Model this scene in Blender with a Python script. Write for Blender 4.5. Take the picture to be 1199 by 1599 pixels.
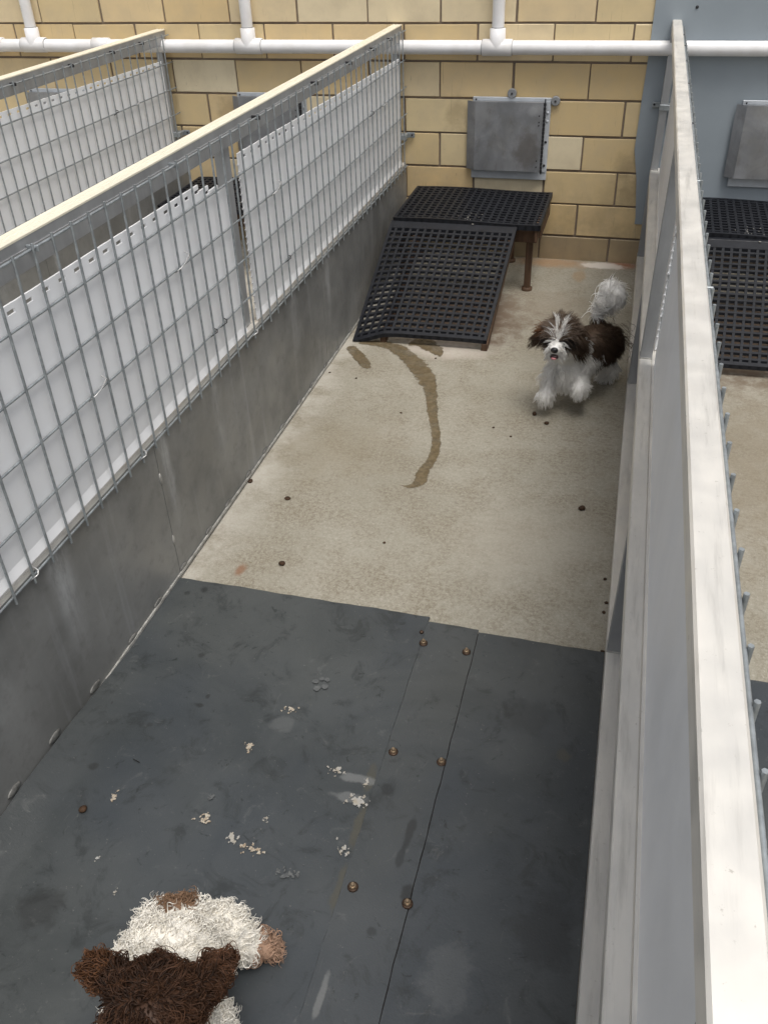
import bpy, bmesh, math, random
import numpy as np
from mathutils import Vector, Matrix

for o in list(bpy.data.objects): bpy.data.objects.remove(o, do_unlink=True)
scene = bpy.context.scene
COL = scene.collection
random.seed(7); RNG = np.random.default_rng(11)

# ------------------------------------------------------------------ camera
CAM = Vector((0.0, -3.937329, 1.417019))
CR = Vector((0.96567466, 0.25780836, -0.03173806))
CU = Vector((-0.12627513, 0.57270384, 0.80997834))
CF = Vector((-0.2269957, 0.77816783, -0.58560036))
FPX = 1367.31
cd = bpy.data.cameras.new('camera'); cam = bpy.data.objects.new('camera', cd); COL.objects.link(cam)
cd.sensor_fit = 'VERTICAL'; cd.sensor_height = 36.0; cd.lens = FPX / 1599.0 * 36.0
cd.clip_start = 0.02; cd.clip_end = 500
cam.matrix_world = Matrix(((CR.x, CU.x, -CF.x, CAM.x), (CR.y, CU.y, -CF.y, CAM.y), (CR.z, CU.z, -CF.z, CAM.z), (0, 0, 0, 1)))
scene.camera = cam
scene.cycles.max_bounces = 14; scene.cycles.diffuse_bounces = 12; scene.cycles.transmission_bounces = 10
scene.render.resolution_x = 767; scene.render.resolution_y = 1024

def at(px, py, **k):
    """photo pixel -> point on the plane x=, y= or z="""
    d = CR * ((px - 599.5) / FPX) - CU * ((py - 799.5) / FPX) + CF
    a = 'xyz'.index(list(k)[0]); t = (list(k.values())[0] - CAM[a]) / d[a]
    return CAM + d * t

# ------------------------------------------------------------------ light
SUN_EL, SUN_AZ = math.radians(70), math.radians(140)      # azimuth clockwise from +Y
w = bpy.data.worlds.new('World'); scene.world = w; w.use_nodes = True
nt = w.node_tree; nt.nodes.clear()
sky = nt.nodes.new('ShaderNodeTexSky'); sky.sky_type = 'NISHITA'; sky.sun_disc = False
sky.sun_elevation = SUN_EL; sky.sun_rotation = SUN_AZ; sky.dust_density = 6.0; sky.air_density = 1.0
hsv = nt.nodes.new('ShaderNodeHueSaturation'); hsv.inputs['Saturation'].default_value = 0.32
bg = nt.nodes.new('ShaderNodeBackground'); bg.inputs['Strength'].default_value = 0.118
wo = nt.nodes.new('ShaderNodeOutputWorld')
nt.links.new(sky.outputs[0], hsv.inputs['Color']); nt.links.new(hsv.outputs[0], bg.inputs[0]); nt.links.new(bg.outputs[0], wo.inputs[0])
sd = bpy.data.lights.new('sun', 'SUN'); sun = bpy.data.objects.new('sun', sd); COL.objects.link(sun)
sd.energy = 1.5; sd.angle = math.radians(26); sd.color = (1.0, 0.96, 0.9)
sv = Vector((math.sin(SUN_AZ) * math.cos(SUN_EL), math.cos(SUN_AZ) * math.cos(SUN_EL), math.sin(SUN_EL)))
sun.rotation_euler = sv.to_track_quat('Z', 'Y').to_euler(); sun.location = (3, -6, 8)
vs = scene.view_settings
vs.view_transform = 'Standard'; vs.look = 'None'; vs.gamma = 1.0; vs.exposure = 0.32; vs.use_curve_mapping = False

# ------------------------------------------------------------------ materials
class NT:
    def __init__(s, name, rough=0.6, metal=0.0, spec=0.5):
        s.m = bpy.data.materials.new(name); s.m.use_nodes = True; s.t = s.m.node_tree
        s.b = s.t.nodes['Principled BSDF']; s.out = s.t.nodes['Material Output']
        s.b.inputs['Roughness'].default_value = rough; s.b.inputs['Metallic'].default_value = metal
        s.b.inputs['Specular IOR Level'].default_value = spec
        s.geo = s.n('ShaderNodeNewGeometry'); s.pos = s.geo.outputs['Position']
    def n(s, typ, **k):
        x = s.t.nodes.new(typ)
        for a, v in k.items(): setattr(x, a, v)
        return x
    def l(s, a, b): s.t.links.new(a, b)
    def inp(s, sock, v):
        if hasattr(v, 'is_linked') or isinstance(v, bpy.types.NodeSocket): s.l(v, sock)
        elif isinstance(v, (tuple, list)) and len(v) == 3 and sock.type == 'RGBA': sock.default_value = (*v, 1)
        else: sock.default_value = v
    def math(s, op, a, b=0.0, c=None):
        x = s.n('ShaderNodeMath', operation=op); s.inp(x.inputs[0], a); s.inp(x.inputs[1], b)
        if c is not None: s.inp(x.inputs[2], c)
        return x.outputs[0]
    def vec(s, op, a, b):
        x = s.n('ShaderNodeVectorMath', operation=op); s.inp(x.inputs[0], a); s.inp(x.inputs[1], b)
        return x.outputs['Value'] if op in ('LENGTH', 'DISTANCE') else x.outputs[0]
    def noise(s, scale, detail=4, rough=0.55, stretch=None, dist=0.0, src=None):
        v = src or s.pos
        if stretch: v = s.vec('MULTIPLY', v, stretch)
        x = s.n('ShaderNodeTexNoise'); s.l(v, x.inputs['Vector'])
        x.inputs['Scale'].default_value = scale; x.inputs['Detail'].default_value = detail
        x.inputs['Roughness'].default_value = rough; x.inputs['Distortion'].default_value = dist
        return x.outputs['Fac']
    def ramp(s, f, a, b, va=0.0, vb=1.0, smooth=True):
        x = s.n('ShaderNodeMapRange'); x.interpolation_type = 'SMOOTHSTEP' if smooth else 'LINEAR'
        s.inp(x.inputs['Value'], f)
        for i, v in zip(('From Min', 'From Max', 'To Min', 'To Max'), (a, b, va, vb)): x.inputs[i].default_value = v
        return x.outputs[0]
    def mix(s, f, a, b, blend='MIX'):
        x = s.n('ShaderNodeMix', data_type='RGBA', blend_type=blend)
        s.inp(x.inputs[0], f); s.inp(x.inputs[6], a); s.inp(x.inputs[7], b)
        return x.outputs[2]
    def spot(s, c, r, edge=0.5, nscale=14, namp=0.5, aspect=(1, 1, 1)):
        """mask of an irregular patch at world point c"""
        d = s.vec('MULTIPLY', s.vec('SUBTRACT', s.pos, c), aspect)
        L = s.vec('LENGTH', d, (0, 0, 0))
        L = s.math('ADD', L, s.math('MULTIPLY', s.math('SUBTRACT', s.noise(nscale, 5, 0.6), 0.5), namp * r * 2))
        return s.ramp(L, r, r * (1 - edge))
    def color(s, v): s.inp(s.b.inputs['Base Color'], v)
    def rough(s, v): s.inp(s.b.inputs['Roughness'], v)
    def bump(s, h, strength=0.3, dist=0.002):
        x = s.n('ShaderNodeBump'); x.inputs['Strength'].default_value = strength; x.inputs['Distance'].default_value = dist
        s.inp(x.inputs['Height'], h); s.l(x.outputs[0], s.b.inputs['Normal'])

def rnd(s):
    x = s.n('ShaderNodeObjectInfo'); return x.outputs['Random']

# glazed wall block
def mat_block(name, dirty=False):
    s = NT(name, 0.38, 0, 0.45)
    r = rnd(s)
    cr = s.n('ShaderNodeValToRGB'); s.l(r, cr.inputs[0])
    e = cr.color_ramp.elements
    e[0].position = 0; e[0].color = (0.60, 0.445, 0.225, 1); e[1].position = 1; e[1].color = (0.73, 0.64, 0.45, 1)
    m = cr.color_ramp.elements.new(0.45); m.color = (0.67, 0.555, 0.335, 1)
    m = cr.color_ramp.elements.new(0.75); m.color = (0.66, 0.49, 0.255, 1)
    c = cr.outputs[0]
    c = s.mix(s.ramp(s.noise(9, 5, 0.6), 0.35, 0.75, 0, 0.4), c, (0.46, 0.38, 0.26))
    c = s.mix(s.ramp(s.noise(60, 4, 0.7), 0.64, 0.78, 0, 0.3), c, (0.22, 0.17, 0.11))
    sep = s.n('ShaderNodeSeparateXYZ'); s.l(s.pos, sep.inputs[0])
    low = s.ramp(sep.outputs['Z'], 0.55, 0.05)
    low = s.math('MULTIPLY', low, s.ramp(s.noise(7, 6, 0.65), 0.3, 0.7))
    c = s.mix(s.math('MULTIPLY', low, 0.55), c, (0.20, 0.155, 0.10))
    # grubby rubbing marks beside the flaps
    for (x, z, rr) in ((-0.755, 0.60, 0.075), (-0.04, 0.40, 0.07), (-1.81, 0.60, 0.07), (-0.02, 0.30, 0.07)):
        c = s.mix(s.math('MULTIPLY', s.spot((x, -0.01, z), rr, 0.9, 22, 0.9, (1, 1, 0.75)), 0.42), c, (0.24, 0.175, 0.10))
    scr = s.noise(3.0, 2, 0.4, (40, 1, 2.2), 1.5)
    c = s.mix(s.ramp(scr, 0.70, 0.74, 0, 0.3), c, (0.2, 0.15, 0.1))
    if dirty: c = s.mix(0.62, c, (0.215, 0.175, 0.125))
    s.color(c); s.rough(s.ramp(s.noise(30, 4), 0.3, 0.7, 0.3, 0.5))
    s.bump(s.noise(25, 5, 0.5), 0.12, 0.003)
    return s.m
M_BLOCK = mat_block('glazed_block'); M_BLOCKD = mat_block('glazed_block_grimy', True)

s = NT('mortar', 0.9); s.color(s.mix(s.noise(35, 5), (0.15, 0.118, 0.09), (0.28, 0.225, 0.175))); s.bump(s.noise(250, 3), 0.6, 0.002); M_MORTAR = s.m

# concrete floor
s = NT('concrete', 0.8, 0, 0.35)
c = s.mix(s.ramp(s.noise(2.2, 6, 0.6), 0.3, 0.7), (0.262, 0.246, 0.198), (0.320, 0.303, 0.253))
coarse = s.ramp(s.noise(7, 6, 0.65), 0.38, 0.68)
grain = s.ramp(s.noise(85, 9, 0.85), 0.44, 0.57)
c = s.mix(s.math('MULTIPLY', grain, s.math('ADD', s.math('MULTIPLY', coarse, 0.5), 0.28)), c, (0.135, 0.112, 0.076))
c = s.mix(s.math('MULTIPLY', coarse, 0.3), c, (0.215, 0.186, 0.134))
c = s.mix(s.ramp(s.noise(150, 7, 0.85), 0.52, 0.62, 0, 0.55), c, (0.43, 0.41, 0.36))
c = s.mix(s.ramp(s.noise(40, 7, 0.8), 0.56, 0.64, 0, 0.5), c, (0.15, 0.125, 0.09))
c = s.mix(s.ramp(s.noise(30, 4, 0.6), 0.72, 0.76, 0, 0.6), c, (0.09, 0.07, 0.05))
sep = s.n('ShaderNodeSeparateXYZ'); s.l(s.pos, sep.inputs[0])
pale = s.math('MULTIPLY', s.ramp(sep.outputs['X'], -0.84, -0.98), s.ramp(s.noise(9, 6, 0.6), 0.3, 0.62))
c = s.mix(s.math('MULTIPLY', pale, 0.6), c, (0.47, 0.45, 0.405))
for (p, r, col, k, ed, asp) in (
        (at(375, 890, z=0), 0.036, (0.20, 0.095, 0.05), 0.75, 0.8, (1.9, 1, 1)),
        (Vector((0.0, -0.03, 0)), 0.10, (0.30, 0.11, 0.05), 0.75, 0.8, (1, 1.6, 1)),
        (Vector((-0.30, -0.05, 0)), 0.16, (0.30, 0.18, 0.09), 0.7, 0.8, (0.6, 2, 1)),
        (at(940, 415, z=0), 0.075, (0.62, 0.58, 0.53), 0.8, 0.5, (0.6, 1.6, 1)),
        (at(905, 430, z=0), 0.06, (0.27, 0.19, 0.11), 0.6, 0.5, (1.6, 0.7, 1)),
        (Vector((-0.62, -0.70, 0)), 0.36, (0.10, 0.064, 0.042), 0.9, 0.6, (1, 0.8, 1)),  # brown damp stain under the ramp, deepened to carry its shade
        (Vector((0.45, -0.70, 0)), 0.42, (0.10, 0.066, 0.045), 0.9, 0.5, (1, 0.85, 1)),  # shade under the right run's ramp put into the floor colour
        (Vector((-0.60, -1.02, 0)), 0.17, (0.58, 0.53, 0.47), 0.5, 0.8, (0.7, 1.6, 1)),
        (at(860, 480, z=0), 0.26, (0.24, 0.20, 0.15), 0.45, 0.9, (1, 0.9, 1)),
        (at(820, 850, z=0), 0.30, (0.37, 0.345, 0.29), 0.5, 0.9, (1, 1, 1)),
        (at(520, 700, z=0), 0.30, (0.21, 0.18, 0.125), 0.45, 0.95, (1, 1, 1)),
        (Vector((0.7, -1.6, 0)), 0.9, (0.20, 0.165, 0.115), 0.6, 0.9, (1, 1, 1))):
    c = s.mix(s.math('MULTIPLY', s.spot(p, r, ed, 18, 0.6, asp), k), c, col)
s.color(c); s.rough(s.ramp(s.noise(6, 5), 0.3, 0.7, 0.62, 0.9))
h = s.math('ADD', s.noise(160, 6, 0.7), s.math('MULTIPLY', s.noise(14, 4), 1.5))
s.bump(h, 0.35, 0.003); M_CONC = s.m

s = NT('wet_concrete', 0.35, 0, 0.4)
c = s.mix(s.ramp(s.noise(60, 6, 0.7), 0.4, 0.65), (0.115, 0.085, 0.045), (0.175, 0.137, 0.082))
c = s.mix(s.ramp(s.noise(14, 5, 0.6), 0.5, 0.7, 0, 0.6), c, (0.205, 0.165, 0.105))
s.color(c); s.bump(s.noise(140, 5, 0.7), 0.25, 0.002)
ed = s.n('ShaderNodeAttribute'); ed.attribute_name = 'Edge'
al = s.math('ADD', ed.outputs['Fac'], s.math('MULTIPLY', s.math('SUBTRACT', s.noise(32, 7, 0.7), 0.5), 1.1))
al = s.math('MULTIPLY', s.ramp(al, 0.26, 0.42), s.ramp(s.noise(12, 5, 0.6), 0.3, 0.65, 0.5, 0.88))
s.l(al, s.b.inputs['Alpha']); M_WET = s.m

# rubber mat
def mat_rubber(name, base, light, stains=()):
    s = NT(name, 0.5, 0, 0.4)
    c = s.mix(s.ramp(s.noise(2.6, 7, 0.62, dist=0.6), 0.34, 0.66), base, light)
    c = s.mix(s.ramp(s.noise(1.7, 3, 0.5), 0.4, 0.65, 0, 0.5), c, tuple(v * k for v, k in zip(base, (0.92, 1.0, 1.22))))
    c = s.mix(s.ramp(s.noise(13, 7, 0.72, dist=0.8), 0.52, 0.66, 0, 0.6), c, tuple(v * 0.55 for v in base))
    c = s.mix(s.ramp(s.noise(27, 6, 0.7, dist=1.4), 0.62, 0.68, 0, 0.65), c, tuple(v * 0.4 for v in base))
    c = s.mix(s.ramp(s.noise(18, 7, 0.75, dist=1.0), 0.58, 0.74, 0, 0.5), c, (0.12, 0.125, 0.122))
    c = s.mix(s.ramp(s.noise(150, 4, 0.6), 0.66, 0.74, 0, 0.45), c, (0.17, 0.17, 0.16))
    scr = s.noise(5, 3, 0.5, (9, 1.6, 1), 3.0)
    c = s.mix(s.ramp(scr, 0.71, 0.74, 0, 0.12), c, (0.15, 0.155, 0.15))
    for (px, py, r, asp, col, k) in stains:
        c = s.mix(s.math('MULTIPLY', s.spot(at(px, py, z=0.009), r, 0.5, 38, 0.7, asp), k), c, col)
    s.color(c); s.rough(s.ramp(s.noise(9, 6, 0.65), 0.3, 0.7, 0.28, 0.50))
    s.bump(s.math('ADD', s.noise(220, 4, 0.6), s.math('MULTIPLY', s.noise(10, 4), 2)), 0.25, 0.002)
    return s.m
DK_, GR_, LT_ = (0.022, 0.023, 0.023), (0.062, 0.060, 0.048), (0.15, 0.155, 0.155)
M_MAT = mat_rubber('rubber_mat', (0.041, 0.0460, 0.0472), (0.064, 0.0695, 0.0695), (
    (312, 1100, .013, (1, 1.6, 1), DK_, .7), (325, 1086, .009, (1.6, 1, 1), DK_, .7), (315, 1022, .012, (1, 1, 1), DK_, .6), (146, 1196, .012, (1, 1, 1), DK_, .7), (235, 1130, .010, (1, 1, 1), DK_, .5), (292, 925, .013, (1, 1, 1), DK_, .6),
    (320, 920, .012, (1, 1, 1), DK_, .6), (578, 1215, .020, (1.6, .5, 1), GR_, .8), (560, 1290, .030, (2.2, .5, 1), GR_, .9), (530, 1390, .030, (2.2, .55, 1), GR_, .85),
    (560, 1216, .022, (.5, 1.6, 1), LT_, .7), (545, 1245, .022, (.5, 1.6, 1), LT_, .6), (440, 1130, .03, (1, 1, 1), LT_, .25), (880, 1180, .02, (1, 1, 1), GR_, .7),
    (60, 1420, .05, (1, 1, 1), DK_, .5), (850, 1450, .06, (1, .7, 1), DK_, .5), (700, 1520, .05, (1, .7, 1), LT_, .25), (820, 1120, .06, (1, 1, 1), DK_, .3)))
M_MATS = mat_rubber('rubber_strip', (0.047, 0.0515, 0.0515), (0.069, 0.0735, 0.0720), (
    (605, 1235, .016, (1, .8, 1), DK_, .7), (640, 1300, .020, (2, .5, 1), DK_, .7), (636, 1400, .020, (1.2, .8, 1), DK_, .8), (625, 1340, .016, (2, .6, 1), DK_, .6), (580, 1455, .012, (1, 1, 1), DK_, .6), (500, 1560, .018, (2.5, .4, 1), LT_, .7)))

def mat_simple(name, col, rough=0.5, metal=0.0, var=0.2, scale=25, spec=0.5, stretch=None, bump=0.0, col2=None):
    s = NT(name, rough, metal, spec)
    c2 = col2 or tuple(v * (1 - var) for v in col)
    s.color(s.mix(s.ramp(s.noise(scale, 5, 0.6, stretch), 0.3, 0.7), col, c2))
    s.rough(s.ramp(s.noise(scale * 1.7, 4), 0.3, 0.7, max(0.05, rough - 0.08), min(1, rough + 0.1)))
    if bump: s.bump(s.noise(scale * 6, 4), bump, 0.002)
    return s.m
# aluminium frame, weathered
s = NT('weathered_aluminium', 0.45, 0.4, 0.5)
c = s.mix(s.ramp(s.noise(16, 6, 0.6, (1, 0.35, 1)), 0.3, 0.7), (0.77, 0.745, 0.69), (0.64, 0.625, 0.59))
c = s.mix(s.ramp(s.noise(60, 5, 0.65, (1.0, 0.08, 1.0)), 0.5, 0.72, 0, 0.5), c, (0.42, 0.405, 0.37))
c = s.mix(s.ramp(s.noise(120, 5, 0.7), 0.63, 0.72, 0, 0.5), c, (0.30, 0.27, 0.22))
s.color(c); s.rough(s.ramp(s.noise(22, 5), 0.3, 0.7, 0.38, 0.6)); s.bump(s.noise(80, 4), 0.08, 0.001); M_ALU = s.m
s = NT('cream_cap', 0.5, 0.1, 0.5)
c = s.mix(s.ramp(s.noise(14, 5, 0.6, (1, 0.2, 1)), 0.3, 0.7), (0.78, 0.735, 0.60), (0.70, 0.655, 0.53))
c = s.mix(s.ramp(s.noise(90, 5, 0.7), 0.64, 0.74, 0, 0.5), c, (0.36, 0.32, 0.25))
s.color(c); M_CAP = s.m
M_GALV = mat_simple('galvanised_wire', (0.38, 0.415, 0.435), 0.42, 0.5, 0.35, 60)
M_COR = mat_simple('white_corrugated_plastic', (0.81, 0.825, 0.845), 0.45, 0, 0.06, 6, 0.4, (1, 1, 0.3))
M_COREDGE = mat_simple('plastic_edge', (0.62, 0.63, 0.65), 0.5, 0, 0.2, 60)
# lower grey sheets with drip streaks
s = NT('grey_sheet', 0.4, 0.3, 0.5)
c = s.mix(s.ramp(s.noise(3, 6, 0.6), 0.3, 0.7), (0.165, 0.168, 0.165), (0.27, 0.275, 0.272))
c = s.mix(s.ramp(s.noise(28, 6, 0.65), 0.5, 0.75, 0, 0.4), c, (0.135, 0.135, 0.13))
c = s.mix(s.ramp(s.noise(16, 4, 0.6, (1, 1, 0.06)), 0.58, 0.74, 0, 0.45), c, (0.34, 0.35, 0.36))
c = s.mix(s.ramp(s.noise(170, 3, 0.6), 0.70, 0.76, 0, 0.5), c, (0.4, 0.4, 0.39))
def streak(s, c, y, wdt, top, k):
    sp = s.n('ShaderNodeSeparateXYZ'); s.l(s.pos, sp.inputs[0])
    yy = s.math('ADD', s.math('SUBTRACT', sp.outputs['Y'], y), s.math('MULTIPLY', s.math('SUBTRACT', s.noise(9, 4), 0.5), 0.05))
    m = s.ramp(s.math('ABSOLUTE', yy), wdt, 0.0)
    m = s.math('MULTIPLY', m, s.ramp(sp.outputs['Z'], top - 0.34, top))
    m = s.math('MULTIPLY', m, s.ramp(s.noise(40, 6, 0.7, (1, 1, 0.3)), 0.25, 0.65))
    return s.mix(s.math('MULTIPLY', m, k), c, (0.52, 0.54, 0.56))
for (y, wd, k) in ((-2.39, 0.03, 0.75), (-2.84, 0.05, 0.8), (-1.16, 0.025, 0.7), (-2.1, 0.04, 0.35), (-1.5, 0.05, 0.35), (-3.1, 0.09, 0.35), (-0.6, 0.03, 0.3)):
    c = streak(s, c, y, wd, 0.40, k)
s.color(c); s.rough(s.ramp(s.noise(14, 5), 0.3, 0.7, 0.34, 0.55)); s.bump(s.noise(6, 3), 0.12, 0.01); M_SHEET = s.m
M_SEAL = mat_simple('sealant', (0.40, 0.395, 0.37), 0.5, 0, 0.5, 50)
M_PVC = mat_simple('white_pvc', (0.80, 0.80, 0.81), 0.35, 0, 0.07, 9, 0.5, None, 0, (0.70, 0.69, 0.68))
M_STEEL = None
s = NT('stainless_flap', 0.42, 0.75, 0.5)
c = s.mix(s.ramp(s.noise(9, 6, 0.62, dist=0.5), 0.3, 0.7), (0.26, 0.27, 0.285), (0.38, 0.39, 0.41))
c = s.mix(s.ramp(s.noise(30, 6, 0.7, (1, 1, 0.5)), 0.5, 0.72, 0, 0.5), c, (0.21, 0.20, 0.19))
for dx in (-2.12, -1.061, 0, 1.061):
    c = s.mix(s.math('MULTIPLY', s.spot((-0.45 + dx, -0.04, 0.47), 0.085, 0.6, 40, 0.5, (1.2, 1, 0.8)), 0.65), c, (0.17, 0.155, 0.14))
    c = s.mix(s.math('MULTIPLY', s.spot((-0.43 + dx, -0.04, 0.63), 0.03, 0.8, 30, 0.5), 0.4), c, (0.55, 0.56, 0.57))
s.color(c); s.rough(s.ramp(s.noise(14, 5), 0.3, 0.7, 0.32, 0.6)); M_STEEL = s.m
M_FRAMEP = mat_simple('grey_blue_paint', (0.55, 0.585, 0.62), 0.5, 0.2, 0.15, 20)
M_PANEL = mat_simple('grey_panel_paint', (0.285, 0.325, 0.358), 0.5, 0, 0.12, 2.5, 0.4, None, 0.0, (0.25, 0.288, 0.318))
M_DARK = mat_simple('dark_screw', (0.05, 0.05, 0.055), 0.5, 0.6, 0.3, 80)
M_GRATE = mat_simple('black_plastic', (0.009, 0.010, 0.013), 0.5, 0, -0.5, 30, 0.28)
M_WOOD = mat_simple('stained_timber', (0.12, 0.07, 0.042), 0.65, 0, 0.5, 30, 0.3, (1, 1, 0.15), 0.3)
M_GREYPL = mat_simple('grey_plastic', (0.27, 0.28, 0.29), 0.5, 0, 0.2, 60)
M_KIB = mat_simple('kibble', (0.060, 0.032, 0.016), 0.7, 0, 0.5, 120, 0.3, None, 0.5)
M_BOLT = mat_simple('rusty_bolt', (0.075, 0.045, 0.028), 0.5, 0.5, 0.5, 150)
M_POST = mat_simple('grey_shaded_aluminium', (0.40, 0.41, 0.42), 0.5, 0.5, 0.2, 18, 0.5, (1, 1, 0.2))  # aluminium darkened: shade on post faces put into colour; grey rail sides too
M_BRASS = mat_simple('worn_bolt', (0.36, 0.27, 0.18), 0.4, 0.7, 0.4, 150)
M_SPLAT = mat_simple('dried_splatter', (0.33, 0.33, 0.32), 0.8, 0, 0.5, 120, 0.3, None, 0, (0.30, 0.27, 0.22))
M_SPLATT = mat_simple('tan_splatter', (0.25, 0.19, 0.13), 0.8, 0, 0.5, 220, 0.3, None, 0, (0.42, 0.39, 0.33))
M_SMUDGE = mat_simple('grey_smudge', (0.115, 0.12, 0.12), 0.7, 0, 0.4, 110, 0.3, None, 0, (0.07, 0.075, 0.078))
M_SHADE_CUT = mat_simple('gap_shade', (0.012, 0.011, 0.010), 0.95, 0, 0.3, 80)  # near-black: shade in the mat seam put into colour; also cut marks
M_GRIME = mat_simple('grime', (0.034, 0.035, 0.034), 0.6, 0, 0.3, 60, 0.3, None, 0, (0.048, 0.048, 0.044))
M_LUMP = mat_simple('old_sealant', (0.20, 0.20, 0.19), 0.5, 0.1, 0.5, 60)
M_TIE = mat_simple('tie_wire', (0.55, 0.55, 0.55), 0.4, 0.5, 0.4, 90)

# ------------------------------------------------------------------ mesh helpers
class MB:
    def __init__(s): s.bm = bmesh.new()
    def box(s, x0, x1, y0, y1, z0, z1, bev=0.0, segs=1):
        r = bmesh.ops.create_cube(s.bm, size=1.0)
        for v in r['verts']:
            v.co = Vector(((x0 + x1) / 2 + v.co.x * (x1 - x0), (y0 + y1) / 2 + v.co.y * (y1 - y0), (z0 + z1) / 2 + v.co.z * (z1 - z0)))
        if bev:
            ed = list({e for v in r['verts'] for e in v.link_edges})
            bmesh.ops.bevel(s.bm, geom=ed, offset=bev, segments=segs, affect='EDGES', profile=0.5)
        return s
    def tube(s, pts, rad, n=8, cap=True):
        pts = [Vector(p) for p in pts]; rads = rad if isinstance(rad, (list, tuple)) else [rad] * len(pts)
        rings = []; up = Vector((0.13, 0.31, 0.94)).normalized()
        for i, p in enumerate(pts):
            d = (pts[min(i + 1, len(pts) - 1)] - pts[max(i - 1, 0)]).normalized()
            a = d.cross(up)
            if a.length < 1e-3: a = d.cross(Vector((1, 0, 0)))
            a.normalize(); b = a.cross(d).normalized()
            rings.append([s.bm.verts.new(p + (a * math.cos(2 * math.pi * k / n) + b * math.sin(2 * math.pi * k / n)) * rads[i]) for k in range(n)])
        for i in range(len(rings) - 1):
            for k in range(n):
                f = s.bm.faces.new((rings[i][k], rings[i + 1][k], rings[i + 1][(k + 1) % n], rings[i][(k + 1) % n])); f.smooth = True
        if cap:
            for ring, rev in ((rings[0], 1), (rings[-1], -1)):
                s.bm.faces.new([s.bm.verts.new(v.co) for v in ring][::rev])
        return s
    def prism(s, poly, axis, a, b):
        """closed 2D polygon extruded along an axis from a to b"""
        def P(u, v, t): return {'y': (u, t, v), 'x': (t, u, v), 'z': (u, v, t)}[axis]
        A = [s.bm.verts.new(P(u, v, a)) for u, v in poly]; B = [s.bm.verts.new(P(u, v, b)) for u, v in poly]
        n = len(poly)
        for i in range(n): s.bm.faces.new((A[i], A[(i + 1) % n], B[(i + 1) % n], B[i]))
        s.bm.faces.new(A[::-1]); s.bm.faces.new(B); return s
    def ell(s, c, r, sub=2, rot=None):
        m = Matrix.Translation(c) @ (rot or Matrix.Identity(4)) @ Matrix.Diagonal((*r, 1))
        q = bmesh.ops.create_icosphere(s.bm, subdivisions=sub, radius=1, matrix=m)
        for v in q['verts']:
            for f in v.link_faces: f.smooth = True
        return s
    def mesh(s, name):
        bmesh.ops.recalc_face_normals(s.bm, faces=s.bm.faces)
        me = bpy.data.meshes.new(name); s.bm.to_mesh(me); s.bm.free(); return me
    def build(s, name, mat, parent=None):
        return link(name, s.mesh(name), mat, parent)

def link(name, me, mat, parent=None, loc=None):
    if mat and not me.materials: me.materials.append(mat)
    o = bpy.data.objects.new(name, me); COL.objects.link(o)
    if parent: o.parent = parent
    if loc: o.location = loc
    return o
def tag(o, label, cat, group=None):
    o['label'] = label; o['category'] = cat
    if group: o['group'] = group
    return o
def empty(name, loc=(0, 0, 0), rot=(0, 0, 0)):
    o = bpy.data.objects.new(name, None); COL.objects.link(o); o.location = loc; o.rotation_euler = rot
    o.empty_display_size = 0.1; return o
def struct(o): o['kind'] = 'structure'; return o
def copy_tree(o, parent=None):
    c = o.copy(); COL.objects.link(c); c.parent = parent
    for ch in list(o.children): copy_tree(ch, c)
    return c

# ------------------------------------------------------------------ ground
fm = MB()
n = 40
fm.box(-60, 60, -60, 60, -0.3, 0.0)
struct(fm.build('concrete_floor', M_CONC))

# ------------------------------------------------------------------ block wall
BW, BH, BZ0, BX0 = 0.305, 0.13864, -0.03235, -2.8139      # block pitch, course height
wall = MB().box(-4.6, 4.0, 0.007, 0.20, -0.1, BZ0 + 18 * BH).build('block_wall', M_MORTAR)
tag(wall, 'cream glazed block wall with brown mortar joints at the end of the runs', 'wall')
blocks = []
for v in range(3):
    me = MB().box(-BW / 2 + 0.0042, BW / 2 - 0.0042, 0, 0.05, 0.0048, BH - 0.0040, 0.0022, 2).mesh('block'); me.materials.append(M_BLOCK)
    for vv in me.vertices:                                     # slightly uneven faces
        vv.co.x += random.uniform(-0.0009, 0.0009); vv.co.z += random.uniform(-0.0008, 0.0008)
    blocks.append(me)
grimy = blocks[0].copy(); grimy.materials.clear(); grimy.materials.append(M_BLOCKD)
for k in range(18):
    off = 0.0 if k % 2 == 0 else 0.5
    for i in range(-3, 10):
        x = BX0 + (i + off + 0.5) * BW
        if x < -4.0 or x > 0.27: continue
        o = link('block', grimy if k == 0 else random.choice(blocks), None, wall)
        o.location = (x + random.uniform(-0.0018, 0.0018), random.uniform(-0.0012, 0.0012), BZ0 + k * BH + random.uniform(-0.0008, 0.0008))
        o.rotation_euler = (random.uniform(-0.003, 0.003), random.uniform(-0.0025, 0.0025), random.uniform(-0.004, 0.004))

# grey sheet fixed over the wall beside the right run
edge = [at(1021, 20, y=-.006), at(1010, 100, y=-.006), at(1000, 165, y=-.006), at(990, 234, y=-.006), at(993, 278, y=-.006), at(991.6, 340, y=-.006), at(990, 350, y=-.006)]
poly = [(-0.002, 1.9)] + [(p.x, p.z) for p in edge] + [(0.7, 0.176), (2.2, 0.176), (2.2, 1.9)]
pan = empty('wall_panel', (0, 0, 0))
tag(pan, 'large flat grey painted sheet covering the block wall beside the broad top rail', 'panel')
MB().prism(poly, 'y', -0.006, -0.003).build('sheet', M_PANEL, pan)
for (px, py) in ((1088, 11),):
    p = at(px, py, y=-0.007); MB().ell((p.x, -0.007, p.z), (0.006, 0.003, 0.006), 2).build('screw', M_DARK, pan)

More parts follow.
